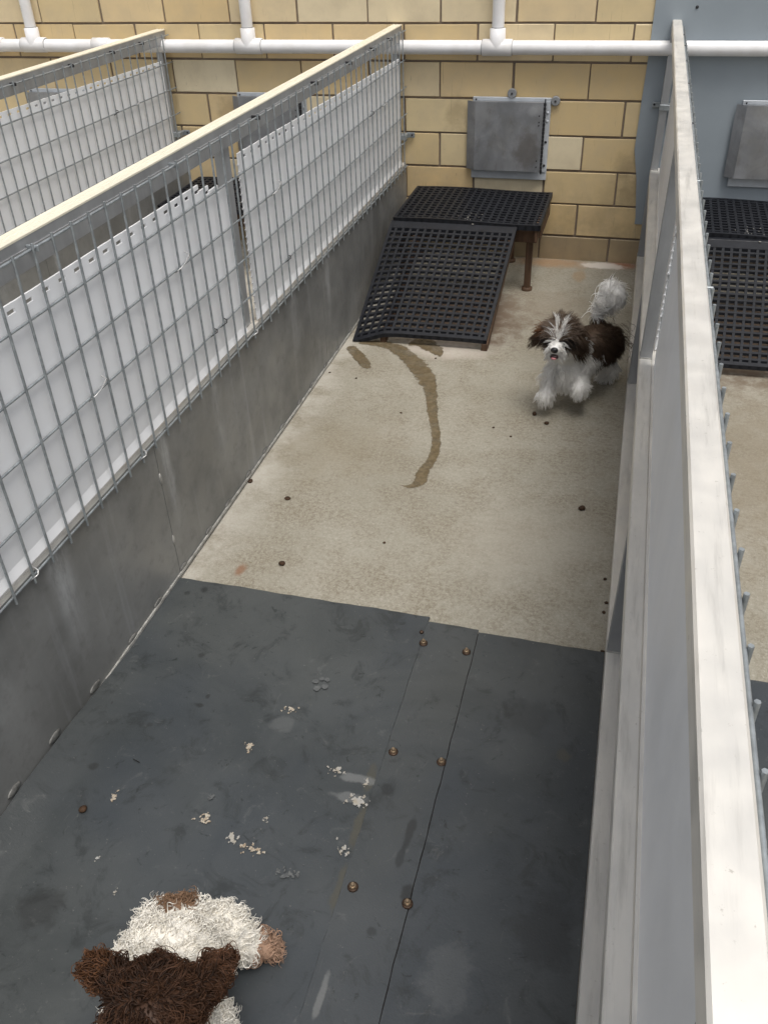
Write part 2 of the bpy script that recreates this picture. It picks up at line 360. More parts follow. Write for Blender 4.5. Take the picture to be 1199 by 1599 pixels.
# ------------------------------------------------------------------ white pipework
pipe = empty('pvc_pipework', (-0.6, -0.036, 0.857)); PO = Vector((-0.6, -0.036, 0.857))
tag(pipe, 'white PVC pipe run along the block wall with tees and risers', 'pipe')
R_ = 0.0265
def pt(x, z): return Vector((x, -0.036, z)) - PO
zc = 0.857
MB().tube([pt(-4.2, zc - 0.004), pt(-2.0, zc - 0.002), pt(-0.6, zc), pt(2.2, zc + 0.004)], R_, 20).build('pipe', M_PVC, pipe)
for x in (-2.70, -1.655, -0.592):
    MB().tube([pt(x, zc + 0.05), pt(x, 1.9)], R_ * 0.92, 18).build('riser', M_PVC, pipe)
    t = MB(); R2 = R_ * 1.17
    t.tube([pt(x - 0.060, zc), pt(x - 0.058, zc), pt(x + 0.058, zc), pt(x + 0.060, zc)], [R_, R2, R2, R_], 20)
    t.tube([pt(x, zc), pt(x, zc + 0.068), pt(x, zc + 0.070)], [R2, R2, R_ * 0.9], 20)
    tf = t.build('tee_fitting', M_PVC, pipe)
    for sx in (-0.0612, 0.0612): MB().tube([pt(x + sx - 0.001, zc), pt(x + sx + 0.001, zc)], R_ * 1.03, 20).build('joint_ring', M_GREYPL, tf)
    MB().tube([pt(x, zc + 0.0705), pt(x, zc + 0.0725)], R_ * 0.96, 18).build('joint_ring', M_GREYPL, tf)
for x in (-2.90, -2.36):
    MB().tube([pt(x - 0.04, zc), pt(x - 0.038, zc), pt(x + 0.038, zc), pt(x + 0.04, zc)], [R_, R_ * 1.15, R_ * 1.15, R_], 20).build('coupling', M_PVC, pipe)

# ------------------------------------------------------------------ dog doors
def make_door():
    r = empty('dog_door', (-0.525, 0, 0.345))
    MB().box(-0.164, 0.160, -0.012, -0.003, 0, 0.326, 0.002).build('frame_plate', M_FRAMEP, r)
    f = MB()
    # folded cover: flat face, returned top lip, bevelled left flange
    f.prism([(-0.185, -0.016), (-0.148, -0.040), (0.132, -0.040), (0.132, -0.036), (-0.146, -0.036), (-0.181, -0.0125)], 'z', 0.040, 0.312)
    fl = f.build('flap', M_STEEL, r)
    MB().box(-0.147, 0.132, -0.036, -0.014, 0.308, 0.3115).build('top_lip', M_STEEL, fl)
    h = MB()
    for i in range(18): h.tube([(0.138, -0.032, 0.034 + i * 0.0155), (0.138, -0.032, 0.034 + i * 0.0155 + 0.0125)], 0.0052, 8)
    h.tube([(0.138, -0.032, 0.03), (0.138, -0.032, 0.325)], 0.0028, 6)
    h.build('hinge', M_DARK, r)
    MB().box(0.139, 0.157, -0.016, -0.012, 0.035, 0.312).build('hinge_leaf', M_FRAMEP, r)
    for z, m in ((0.270, M_FRAMEP), (0.238, M_FRAMEP), (0.156, M_DARK), (0.062, M_DARK)):
        MB().ell((0.149, -0.0165, z), (0.0055, 0.003, 0.0055), 2).build('screw', m, r)
    for z in (0.262, 0.238, 0.225, 0.085, 0.060):
        MB().ell((0.118, -0.040, z), (0.0035, 0.002, 0.0035), 1).build('rivet', M_DARK, r)
    for x in (-0.150,):
        MB().ell((x, -0.0125, 0.316), (0.004, 0.002, 0.004), 1).build('screw', M_DARK, r)
    return r
d0 = make_door()
tag(d0, 'square steel dog flap with two round grey washers at its top edge', 'dog door', 'dog flaps in the wall')
for dx, lab in ((-2.12, 'steel dog flap beyond the mesh fence with the white pipe coupling above it'),
                (-1.061, 'steel dog flap half hidden behind the long mesh fence with cream top rail'),
                (1.061, 'steel dog flap fixed over the flat grey painted wall sheet')):
    d = copy_tree(d0); d.location.x += dx; tag(d, lab, 'dog door', 'dog flaps in the wall')
    if dx > 0: d.location.y -= 0.006; d.location.z += 0.006
for (px, py), lab in (((799, 146), 'round grey washer over the top edge of the dog flap'), ((867, 158), 'round grey washer at the hinged corner of the dog flap')):
    p = at(px, py, y=-0.014)
    r = empty('round_washer', p); tag(r, lab, 'washer', 'washers at the dog flap')
    MB().tube([(0, 0.010, 0), (0, -0.001, 0), (0, -0.003, 0)], [0.0185, 0.0185, 0.016], 24).build('disc', M_GREYPL, r)
    MB().ell((0, -0.004, 0), (0.0045, 0.003, 0.0045), 2).build('screw', M_DARK, r)

def ss(a, b, v):
    t = min(1, max(0, (v - a) / (b - a))); return t * t * (3 - 2 * t)
def z_left(x, y):
    curl = ss(-2.62, -3.15, y) * 0.036 * ss(-0.885, -0.990, x) ** 1.3
    return 0.008 + curl + 0.0012 * math.sin(x * 7 + 1) * math.sin(y * 5) + 0.0008 * math.sin(x * 17 + y * 9)
# ------------------------------------------------------------------ run dividers
Y0, Y1 = -3.85, -0.012
WZ = (0.390, 0.497, 0.603, 0.708, 0.812, 0.918)
SP = 0.0604; YB = -2.981
vw = MB().tube([(0, 0, 0.378), (0, 0, 0.9285)], 0.0026, 6).mesh('vertical_wire'); vw.materials.append(M_GALV)
hw = MB().tube([(0, Y0, 0), (0, Y1, 0)], 0.0026, 6).mesh('horizontal_wire'); hw.materials.append(M_GALV)

def coroplast(ya, yb, za, zb_top, x=0.0415, slots=True, torn=False):
    """corrugated sheet, slotted along its top edge, with a folded foot"""
    b = MB(); t = 0.004
    z0 = 0.432; L = yb - ya; ns = max(1, int(L / 0.052))
    def top(y): return za + (zb_top - za) * (y - ya) / L
    for i in range(ns):
        a, c = ya + L * i / ns, ya + L * (i + 1) / ns; g = (c - a) * 0.42
        tz = top(a)
        if torn and i >= ns - 3: tz -= (0.012, 0.022, 0.03)[i - ns + 3] * random.uniform(0.6, 1.3)
        b.box(x, x + t, a, c, z0, tz - 0.018)
        if torn and i == ns - 1: continue
        if slots:
            b.box(x, x + t, a, c - g, tz - 0.018, tz - 0.010); b.box(x, x + t, a, c, tz - 0.010, tz)
        else: b.box(x, x + t, a, c, tz - 0.018, tz)
    b.prism([(x, 0.432), (x + t, 0.432), (x + t + 0.005, 0.412), (x + 0.001, 0.405)], 'y', ya, yb)
    return b

def make_fence(x0, label, lean=0.0, yaw=0.0, dz=0.0, tilt=0.0, n_from=-14, cap=None, mo=0.0):
    r = empty('run_divider', (x0, 0, dz), (tilt, lean, yaw))
    tag(r, label, 'fence', 'dividers between the dog runs')
    # frame
    prof = [(0, 0.909), (0.036, 0.909), (0.036, 0.9375), (0.033, 0.940), (0.030, 0.9385), (0.020, 0.9385), (0.0185, 0.940), (0.0165, 0.9385), (0.006, 0.9385), (0.003, 0.940), (0, 0.9375)]
    if cap is None: prof = [(0, 0.909), (0.034, 0.909), (0.034, 0.9365), (0.0315, 0.939), (0.0025, 0.939), (0, 0.9365)]
    if cap is None: MB().prism(prof, 'y', Y0 - 0.1, -0.006).build('top_rail', M_ALU, r)
    else:
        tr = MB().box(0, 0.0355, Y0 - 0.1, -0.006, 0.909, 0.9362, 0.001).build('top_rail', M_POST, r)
        MB().prism([(-0.0008, 0.934), (-0.0008, 0.9375), (0.003, 0.940), (0.006, 0.9385), (0.0165, 0.9385), (0.0185, 0.940), (0.020, 0.9385), (0.030, 0.9385), (0.033, 0.940), (0.0363, 0.9375), (0.0363, 0.934), (0.0357, 0.934), (0.0357, 0.9366), (-0.0003, 0.9366), (-0.0003, 0.934)], 'y', Y0 - 0.1, -0.005).build('rail_cap', cap, tr)
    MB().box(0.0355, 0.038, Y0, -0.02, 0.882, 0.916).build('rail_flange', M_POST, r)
    MB().prism([(0.0, 0.366), (0.047, 0.366), (0.047, 0.402), (0.031, 0.402), (0.0305, 0.399), (0.029, 0.399), (0.0285, 0.402), (0.002, 0.402), (0, 0.400)], 'y', Y0, -0.014).build('middle_rail', M_ALU, r)
    MB().box(0, 0.033, Y0, -0.013, 0.0, 0.040, 0.002).build('bottom_rail', M_ALU, r)
    for y in (-0.036, -1.806, -3.70):
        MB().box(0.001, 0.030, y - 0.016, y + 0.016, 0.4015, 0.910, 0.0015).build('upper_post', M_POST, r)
        MB().box(-0.0005, 0.031, y - 0.018, y + 0.018, 0.4005, 0.4055, 0.001).build('weld', M_SEAL, r)
    for y in (-0.034, -1.238, -2.50, -3.70):
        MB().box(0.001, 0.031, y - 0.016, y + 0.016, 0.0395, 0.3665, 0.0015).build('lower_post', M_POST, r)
        MB().box(-0.0005, 0.032, y - 0.018, y + 0.018, 0.0385, 0.0435, 0.001).build('weld', M_SEAL, r)
    # lower sheets
    ys = [Y0, -2.434, -1.225, -0.776, -0.010]
    for a, b in zip(ys[:-1], ys[1:]):
        MB().box(0.0445, 0.0485, a + 0.0012, b - 0.0012, 0.003, 0.392).build('sheet_panel', M_SHEET, r)
    # sealed foot with lumps over the fixings
    ft = MB(); ft.box(0.0488, 0.0535, Y0, -0.03, 0.001, 0.011, 0.0015).build('foot_trim', M_SEAL, r)
    lump = MB().ell((0, 0, 0), (0.0028, 0.021, 0.009), 2).mesh('fixing_lump'); lump.materials.append(M_LUMP)
    y = -3.42
    while y < -0.9:
        link('fixing_lump', lump, None, r, (0.0500, y, max(0.0125, z_left(-0.977, y) + 0.002) if x0 == -1.028 else 0.0125)); y += random.uniform(0.125, 0.165)
    lump2 = MB().ell((0, 0, 0), (0.0022, 0.006, 0.016), 2).mesh('seam_lump'); lump2.materials.append(M_SEAL)
    for z in (0.29, 0.11): link('fixing_lump', lump2, None, r, (0.0488, -2.434, z))
    # white corrugated sheets
    a = coroplast(Y0, -1.862, 0.862, 0.845, torn=True, x=0.0415 + mo * 0.5).build('white_sheet', M_COR, r)
    b = coroplast(-1.775, -0.10, 0.858, 0.825, x=0.0415 + mo * 0.5).build('white_sheet', M_COR, r)
    e = MB()                                               # open flutes on the sheet's end
    for i in range(22):
        z = 0.44 + i * 0.0185; e.box(0.0405 + mo * 0.5, 0.0463 + mo * 0.5, -1.7785, -1.7755, z, z + 0.0035)
    e.build('flute_edge', M_COREDGE, b)
    # mesh
    for z in WZ: link('horizontal_wire', hw, None, r, (0.0535 + mo, 0, z))
    k = n_from
    while YB + SP * k < Y1 - 0.012:
        o = link('vertical_wire', vw, None, r, (0.0584 + mo + random.uniform(-0.0006, 0.0006), YB + SP * k, random.uniform(-0.001, 0.001) - (0.005 if mo else 0)))
        o.rotation_euler = (random.uniform(-0.003, 0.003), 0, 0); k += 1
    # clips holding the mesh to the rail, tie wires, wall bracket
    for i in (5, 14, 22, 30, 36, 41, 45):
        y = YB + SP * i + 0.012
        MB().box(0.0362, 0.0600 + mo, y - 0.0025, y + 0.0025, 0.911, 0.922, 0.001).build('mesh_clip', M_DARK if i > 20 else M_GALV, r)
    for (i, zi, dy, dzz, m) in () if mo else ((6, 2, 0.05, 0.02, M_TIE), (13, 3, 0.05, 0.022, M_TIE), (16, 1, 0.012, 0.01, M_DARK), (15, 1, 0.012, 0.008, M_DARK), (23, 3, 0.05, 0.022, M_TIE), (8, 0, 0.01, 0.012, M_TIE), (1, 0, 0.01, 0.012, M_TIE), (19, 0, 0.012, 0.008, M_TIE), (24, 1, 0.01, 0.01, M_DARK), (40, 3, 0.01, 0.01, M_DARK), (43, 3, 0.01, 0.008, M_TIE)):
        y = YB + SP * i; z = WZ[zi]
        MB().tube([(0.050, y - 0.006, z - 0.006), (0.064, y, z + 0.004), (0.064, y + dy * 0.5, z + dzz * 0.35), (0.0625, y + dy, z + dzz * 0.8), (0.050, y + dy + 0.004, z + dzz)], 0.0016, 5).build('tie_wire', m, r)
    zb = 0.640 if mo else 0.515
    MB().box(-0.002, 0.0600, -0.060, -0.014, zb - 0.011, zb + 0.011, 0.002).build('bracket_band', M_GALV, r)
    bx_ = -0.080 if mo else 0.0
    bp = MB().box(0.050 + bx_, 0.088 + bx_ * 0.95, -0.016, -0.0115, zb - 0.009, zb + 0.013, 0.003, 2).build('bracket_plate', M_GALV, r)
    MB().ell(((-0.022 if mo else 0.077), -0.0175, zb + 0.003), (0.0045, 0.003, 0.0045), 2).build('bolt', M_DARK, bp)
    return r
make_fence(-1.028, 'mesh and white sheet divider with cream top rail over drip-streaked grey lower panel', tilt=-0.004, dz=-0.004, cap=M_CAP)
make_fence(-2.094, 'mesh divider by the far steel flap, seen over the cream-railed fence', tilt=-0.004, dz=-0.022, cap=M_CAP, n_from=14)
make_fence(0.056, 'bare metal frame side of the divider with broad pale top rail and posts', lean=0.011, yaw=0.006, dz=0.012, mo=-0.0130)

# ------------------------------------------------------------------ platforms and ramps
def grate(w, l, pitch=0.0302, bar=0.0094, th=0.018, bend=None, border=0.016, head=None):
    """moulded grid: bars both ways plus a border, subdivided so that it can sag"""
    b = MB(); nx = max(2, round(w / pitch)); ny = max(2, round(l / pitch)); px, py = w / nx, l / ny
    def seg(x0, x1, y0, y1, z0, z1): b.box(x0, x1, y0, y1, z0, z1, 0.0015)
    for i in range(1, nx):
        for j in range(0, ny, 2): b.box(i * px - bar / 2, i * px + bar / 2, -min(l, (j + 2) * py), -j * py, -th, -0.0012)
    for j in range(1, ny):
        for i in range(0, nx, 2): b.box(i * px, min(w, (i + 2) * px), -j * py - bar / 2, -j * py + bar / 2, -th + 0.002, -0.0004)
    for i in range(0, nx, 2):
        a, c = i * px, min(w, (i + 2) * px)
        b.box(a, c, -(head or border), 0, -th - 0.003, 0); b.box(a, c, -l, -l + border, -th - 0.003, 0)
    for j in range(0, ny, 2):
        a, c = -min(l, (j + 2) * py), -j * py
        b.box(0, border * 0.8, a, c, -th - 0.0035, 0.0004); b.box(w - border * 0.8, w, a, c, -th - 0.0035, 0.0004)
    if bend:
        for v in b.bm.verts: v.co = Vector(bend(v.co))
    return b

def make_platform():
    r = empty('dog_platform', (-0.63, -0.24, 0))
    ox, oy = 0.63, 0.24
    def T(p): return (p[0], p[1], p[2])
    def bend(c): return (c.x - 0.93 + ox, c.y * 1.0 - 0.015 + oy, 0.300 + c.z - 0.006 * (c.y / -0.44) + 0.004 * math.sin(c.x * 9))
    g = grate(0.60, 0.435, bend=bend, border=0.014).build('deck_grate', M_GRATE, r)
    sp = MB()
    for i in range(16):
        x = -0.62 + random.gauss(0, 0.03) + ox; y = -0.40 + random.gauss(0, 0.035) + oy
        sp.ell((x, y, 0.2955), (random.uniform(.0015, .004), random.uniform(.0015, .003), 0.0012), 1)
    sp.build('dried_splatter', M_SPLAT, g)
    MB().box(-0.92 + ox, -0.345 + ox, -0.405 + oy, -0.375 + oy, 0.205, 0.281, 0.003).build('front_apron', M_WOOD, r)
    MB().box(-0.92 + ox, -0.345 + ox, -0.055 + oy, -0.025 + oy, 0.205, 0.281, 0.003).build('back_apron', M_WOOD, r)
    for x in (-0.92, -0.362): MB().box(x + ox, x + 0.03 + ox, -0.373 + oy, -0.057 + oy, 0.215, 0.283, 0.003).build('side_apron', M_WOOD, r)
    MB().box(-0.352 + ox, -0.341 + ox, -0.445 + oy, -0.02 + oy, 0.222, 0.287, 0.002).build('edge_batten', M_WOOD, r)
    for x, y in ((-0.905, -0.385), (-0.375, -0.385), (-0.905, -0.065), (-0.49, -0.065)):
        for y in (y,):
            MB().box(x - 0.013 + ox, x + 0.013 + ox, y - 0.013 + oy, y + 0.013 + oy, 0.0, 0.21, 0.002).build('leg', M_WOOD, r)
            MB().tube([(x + ox, y + oy, 0), (x + ox, y + oy, 0.012), (x + ox, y + oy, 0.014)], [0.022, 0.022, 0.017], 14).build('foot', M_WOOD, r)
    return r
def make_ramp():
    r = empty('dog_ramp', (-0.66, -0.72, 0)); ox, oy = 0.66, 0.72
    W_, L_ = 0.515, 0.615
    def bend(c):
        u = c.x / W_; t = -c.y / L_
        x = -0.937 + c.x * (1 + 0.0 * t) + 0.0 * t + 0.0
        x += (-0.012) * t + u * (-0.010) * t
        y = -0.448 - t * (0.560 - 0.010 * u); z = 0.282 - 0.238 * t
        dr = max(0.0, 1 - u / 0.26); z -= 0.040 * dr * t ** 1.2; y += -0.012 * dr * t
        z += 0.010 * max(0, u - 0.9) * -3 * t
        return (x + ox, y + oy, max(0.004, z + c.z))
    g = grate(W_, L_, bend=bend, border=0.015, th=0.012, head=0.040).build('ramp_grate', M_GRATE, r)
    MB().box(-0.93 + ox, -0.42 + ox, -0.447 + oy, -0.420 + oy, 0.262, 0.283, 0.003).build('hinge_strip', M_GRATE, r)
    for x0, name in ((-0.835, 'stringer'), (-0.452, 'stringer')):
        b = MB(); dx = -0.010
        P = [(-0.440, 0.262), (-1.000, 0.026), (-1.000, 0.0), (-0.975, 0.0), (-0.430, 0.225)]
        A = [b.bm.verts.new((x0 + ox + dx * (-y - 0.44) / .56, y + oy, z)) for y, z in P]
        B = [b.bm.verts.new((x0 + 0.022 + ox + dx * (-y - 0.44) / .56, y + oy, z)) for y, z in P]
        for i in range(5): b.bm.faces.new((A[i], A[(i + 1) % 5], B[(i + 1) % 5], B[i]))
        b.bm.faces.new(A); b.bm.faces.new(B); b.build(name, M_WOOD, r)
    MB().ell((-0.60 + ox, -0.452 + oy, 0.2845), (0.006, 0.003, 0.002), 1).build('dried_splatter', M_SPLAT, r)
    return r
pl = make_platform(); tag(pl, 'low platform of black plastic grating on brown legs under the washered flap', 'platform', 'platforms under the dog flaps')
rp = make_ramp(); tag(rp, 'sagging black plastic grid ramp between the grey panel and the running dog', 'ramp', 'ramps to the platforms')
for dx, lab in ((-1.061, 'black grated platform mostly hidden behind the white sheet fence'), (1.066, 'black grated platform in front of the flat grey wall sheet')):
    c = copy_tree(pl); c.location.x += dx; tag(c, lab, 'platform', 'platforms under the dog flaps')
c = copy_tree(rp); c.location.x += 1.08; c.location.y -= 0.03; tag(c, 'black plastic grid ramp beyond the pale top rail, below the grey wall sheet', 'ramp', 'ramps to the platforms')

# ------------------------------------------------------------------ rubber mats
def sheet_grid(name, x0, x1, y0, y1, nx, ny, zf, mat, parent=None, th=0.006, edge_fn=None):
    b = MB(); V = [[None] * (ny + 1) for _ in range(nx + 1)]; D = [[None] * (ny + 1) for _ in range(nx + 1)]; E = [[None] * (ny + 1) for _ in range(nx + 1)]
    for i in range(nx + 1):
        for j in range(ny + 1):
            x = x0 + (x1 - x0) * i / nx; y = y0 + (y1 - y0) * j / ny; z = zf(x, y)
            if j == ny: y += 0.0007 * math.sin(x * 37) + 0.0006 * math.sin(x * 91)
            if i == 0: x += 0.0006 * math.sin(y * 41) + 0.0005 * math.sin(y * 97)
            if i == nx: x = edge_fn(y) if edge_fn else x + 0.0006 * math.sin(y * 41) + 0.0005 * math.sin(y * 97)
            V[i][j] = b.bm.verts.new((x, y, z)); D[i][j] = b.bm.verts.new((x, y, z - th)); E[i][j] = b.bm.verts.new((x, y, z)) if i in (0, nx) or j in (0, ny) else None
    for i in range(nx):
        for j in range(ny):
            f = b.bm.faces.new((V[i][j], V[i + 1][j], V[i + 1][j + 1], V[i][j + 1])); f.smooth = True
            b.bm.faces.new((D[i][j], D[i][j + 1], D[i + 1][j + 1], D[i + 1][j]))
    for i in range(nx):
        for j in (0, ny): b.bm.faces.new((E[i][j], D[i][j], D[i + 1][j], E[i + 1][j]))
    for j in range(ny):
        for i in (0, nx): b.bm.faces.new((E[i][j], E[i][j + 1], D[i][j + 1], D[i][j]))
    me = bpy.data.meshes.new(name); b.bm.to_mesh(me); b.bm.free(); return link(name, me, mat, parent)
MG = 'rubber mats on the concrete'
mL = sheet_grid('rubber_mat', -0.9765, -0.333, -3.90, -2.448, 40, 60, z_left, M_MAT)
tag(mL, 'dark grey rubber mat spotted with dried splatter, curling at the drip-streaked panel', 'mat', MG)
mR = sheet_grid('rubber_mat', -0.2108, 0.0535, -3.90, -2.474, 14, 40, lambda x, y: 0.0085 + 0.001 * math.sin(y * 6 + x * 5), M_MAT, edge_fn=lambda y: 0.0552 - 0.0060 * y)
tag(mR, 'narrow dark grey rubber mat between the bolted strip and the metal frame', 'mat', MG)
mS = sheet_grid('rubber_strip', -0.3326, -0.2125, -3.90, -2.466, 10, 60, lambda x, y: 0.0098 - 0.0010 * ss(-0.31, -0.333, x) + 0.0006 * math.sin(y * 8), M_MATS)
tag(mS, 'lighter grey rubber strip held down with a double row of rusty bolts', 'mat', MG)
m4 = sheet_grid('rubber_mat', 0.125, 1.08, -3.90, -2.487, 14, 30, lambda x, y: 0.0085, M_MAT)
tag(m4, 'dark grey rubber mat in the run beyond the pale top rail', 'mat', MG)
gd = MB().box(-0.2135, -0.2085, -3.89, -2.476, 0.0008, 0.0055).build('gap_shade', M_SHADE_CUT, mS)  # dark strip added to stand for the shade in the seam
for i, (px, py) in enumerate(((661, 1003), (728, 1017), (614, 1173), (689, 1189), (551, 1384), (636, 1410))):
    p = at(px, py, z=0.013); p.z = 0; br = i >= 4
    MB().tube([(p.x, p.y, 0.0095), (p.x, p.y, 0.0122), (p.x, p.y, 0.0130)], [0.0095, 0.0095, 0.0075], 18).build('washer', M_BOLT, mS)
    hb = MB().tube([(p.x, p.y, 0.0125), (p.x, p.y, 0.0165), (p.x, p.y, 0.0172)], [0.0062, 0.0062, 0.005], 6)
    hb.tube([(p.x, p.y, 0.016), (p.x, p.y, 0.0215), (p.x, p.y, 0.0222)], [0.0034, 0.0034, 0.0026], 10)
    hb.build('bolt', M_BRASS, mS)
p = at(658, 985, z=0.014); MB().ell((p.x, p.y, 0.010), (0.005, 0.005, 0.004), 2).build('bolt', M_BOLT, mS)
def blob(c, r, n=14, z=0.0, asp=1.0, ang=0.0, jag=0.45, th=0.0009, b=None):
    b = b or MB(); P = []
    for k in range(n):
        a = 2 * math.pi * k / n; rr = r * (1 + random.uniform(-jag, jag))
        u, v = rr * math.cos(a) * asp, rr * math.sin(a)
        P.append((c[0] + u * math.cos(ang) - v * math.sin(ang), c[1] + u * math.sin(ang) + v * math.cos(ang)))
    b.prism(P, 'z', z, z + th); return b
def splat(parent, px, py, r, mat, z, extra=4, asp=1.0, ang=0.0):
    p = at(px, py, z=z); b = MB()
    for i in range(9 + 2 * extra):
        k = 0.8 if i < 4 else 1.5
        q = (p.x + random.gauss(0, r * 0.45 * k * asp), p.y + random.gauss(0, r * 0.45 * k)); blob(q, r * random.uniform(0.08, 0.42) / k, 13, z + 0.0002 * random.random(), random.uniform(.5, 1.9), random.uniform(0, 3), 0.5, 0.0003, b=b)
    return b.build('dried_splatter', mat, parent)
for px, py, r, m, e, asp in ((180, 1243, .009, M_SPLATT, 2, 0.8), (320, 1278, .010, M_SPLATT, 6, 1), (388, 1167, .009, M_SPLATT, 5, 1), (394, 1324, .011, M_SPLATT, 6, 1.6),
                        (415, 1278, .005, M_SPLAT, 5, 1), (362, 1310, .008, M_SPLAT, 6, 1), (528, 1203, .009, M_SPLAT, 6, 1.5), (572, 1222, .008, M_SPLAT, 3, 0.5), (556, 1252, .013, M_SPLAT, 10, 1.3),
                        (538, 1326, .010, M_SPLAT, 5, 1.0), (329, 1245, .006, M_SMUDGE, 3, 1), (456, 1108, .007, M_SPLATT, 2, 1.8), (152, 1340, .004, M_SPLAT, 1, 0.6), (450, 1363, .010, M_SMUDGE, 6, 2), (180, 1393, .004, M_SPLAT, 1, 1)):
    splat(mL, px, py, r, m, 0.0105, e, asp)
for px, py, r in ((493, 1064, .007), (503, 1060, .006), (511, 1061, .006), (495, 1075, .008), (507, 1072, .007)):
    p = at(px, py, z=0.0105); blob((p.x, p.y), r, 10, 0.0104, 1, 0.5, 0.2, 0.0005).build('paw_print', M_SMUDGE, mL)

for pts_ in (((140, 1130), (165, 1116)), ((28, 1284), (68, 1281)), ((136, 1123), (144, 1132)), ((208, 1185), (218, 1190))):
    a_, b_ = (at(*p_, z=0.0104) for p_ in pts_)
    MB().tube([(a_.x, a_.y, 0.0102), (b_.x, b_.y, 0.0102)], 0.0009, 5).build('cut_mark', M_SHADE_CUT, mL)

# ------------------------------------------------------------------ wet trail on the concrete
def ribbon(pts, wid, name, label, n=90):
    P = [at(a, b, z=0.0) for a, b in pts]; b = MB(); L = [0]; lay = b.bm.verts.layers.float.new('Edge'); rows = []
    for i in range(1, len(P)): L.append(L[-1] + (P[i] - P[i - 1]).length)
    for k in range(n + 1):
        s_ = L[-1] * k / n; i = max(j for j in range(len(L) - 1) if L[j] <= s_ + 1e-9); t = (s_ - L[i]) / (L[i + 1] - L[i])
        p0, p1, p2, p3 = P[max(0, i - 1)], P[i], P[i + 1], P[min(len(P) - 1, i + 2)]
        q = 0.5 * ((2 * p1) + (p2 - p0) * t + (2 * p0 - 5 * p1 + 4 * p2 - p3) * t * t + (3 * p1 - p0 - 3 * p2 + p3) * t ** 3)
        d = ((p2 - p0) * (1 - t) + (p3 - p1) * t).normalized(); nn = Vector((-d.y, d.x, 0)); ww = wid[i] + (wid[i + 1] - wid[i]) * t
        row = []; end = min(1, k / 3, (n - k) / 8)
        for u in (-1, -0.5, 0, 0.5, 1):
            v = b.bm.verts.new((q.x + nn.x * ww * u * 0.8, q.y + nn.y * ww * u * 0.8, 0.0014)); v[lay] = (1 - abs(u)) * end; row.append(v)
        rows.append(row)
    for k in range(n):
        for c_ in range(4): b.bm.faces.new((rows[k][c_], rows[k][c_ + 1], rows[k + 1][c_ + 1], rows[k + 1][c_]))
    o = b.build(name, M_WET); tag(o, label, 'wet stain', 'wet stains running from the ramp'); return o
ribbon(((556, 536), (585, 536), (618, 544), (642, 562), (662, 585), (672, 612), (676, 650), (681, 690), (675, 716), (661, 736), (656, 752), (640, 760), (622, 757), (606, 749)),
       (0.02, 0.045, 0.055, 0.062, 0.066, 0.040, 0.027, 0.025, 0.025, 0.034, 0.034, 0.020, 0.012, 0.003), 'wet_trail', 'long thin wet brown trail winding down the concrete from the ramp')
ribbon(((545, 540), (556, 552), (568, 566), (575, 580)), (0.03, 0.045, 0.04, 0.022), 'wet_trail', 'short stubby wet streak by the corner of the ramp and grey panel', 30)
ribbon(((640, 533), (662, 537), (680, 547), (688, 560)), (0.06, 0.075, 0.05, 0.018), 'wet_trail', 'ragged wet patch below the middle of the ramp foot', 30)

# ------------------------------------------------------------------ dropped kibble
def kibble(px, py, r, lab, flat=0.7, zz=0.0):
    p = at(px, py, z=zz); b = MB(); b.ell((0, 0, 0), (r, r * 0.85, r * flat), 2)
    for v in b.bm.verts: v.co *= 1 + random.uniform(-0.14, 0.14)
    o = b.build('kibble', M_KIB); o.location = (p.x, p.y, zz + r * flat * 0.85); o.rotation_euler = (0, 0, random.uniform(0, 6)); tag(o, lab, 'kibble', 'kibble dropped in the run')
kibble(834, 648, 0.0085, 'dark brown kibble just under the lifted white paw of the running dog')
kibble(853, 662, 0.0085, 'brown kibble second from the lifted white paw', 0.55)
kibble(908, 796, 0.0095, 'lone brown kibble on open concrete by the metal frame')
kibble(441, 882, 0.0085, 'brown kibble on concrete near the mat edge and rusty stain')
kibble(449, 779, 0.0095, 'flat tan-brown crumb on concrete between wet trail and grey panel', 0.3)
kibble(391, 752, 0.0095, 'brown crumb lying against the foot of the grey panel', 0.4)
kibble(131, 1265, 0.0085, 'brown kibble on the splattered rubber mat', 0.6, 0.009)
for (px, py), lab in (((556, 591), 'tiny dark crumb between the stubby wet streak and the long trail'), ((515, 582), 'tan crumb on the pale concrete edge by the stubby wet streak'),
                      ((797, 682), 'tiny dark crumb on concrete left of the two paw-side kibbles'), ((770, 668), 'tiny crumb between the long wet trail and the running dog'),
                      ((680, 560), 'tiny crumb at the tip of the ragged wet patch'), ((626, 645), 'tiny crumb beside the long trail, towards the grey panel'), ((600, 848), 'tiny crumb alone on concrete between trail end and mat edge')):
    kibble(px, py, 0.0045, lab, 0.4)
for (px, py), lab in (((946, 942), 'tiny brown crumb against the frame foot, upper one of a close pair'), ((942, 957), 'tiny brown crumb against the frame foot, lower one of a close pair'),
                      ((944, 905), 'tiny dark crumb at the frame foot, alone beyond the close pair'), ((940, 1018), 'brown crumb at the frame foot where mat meets concrete')):
    kibble(px, py, 0.005, lab, 0.5)

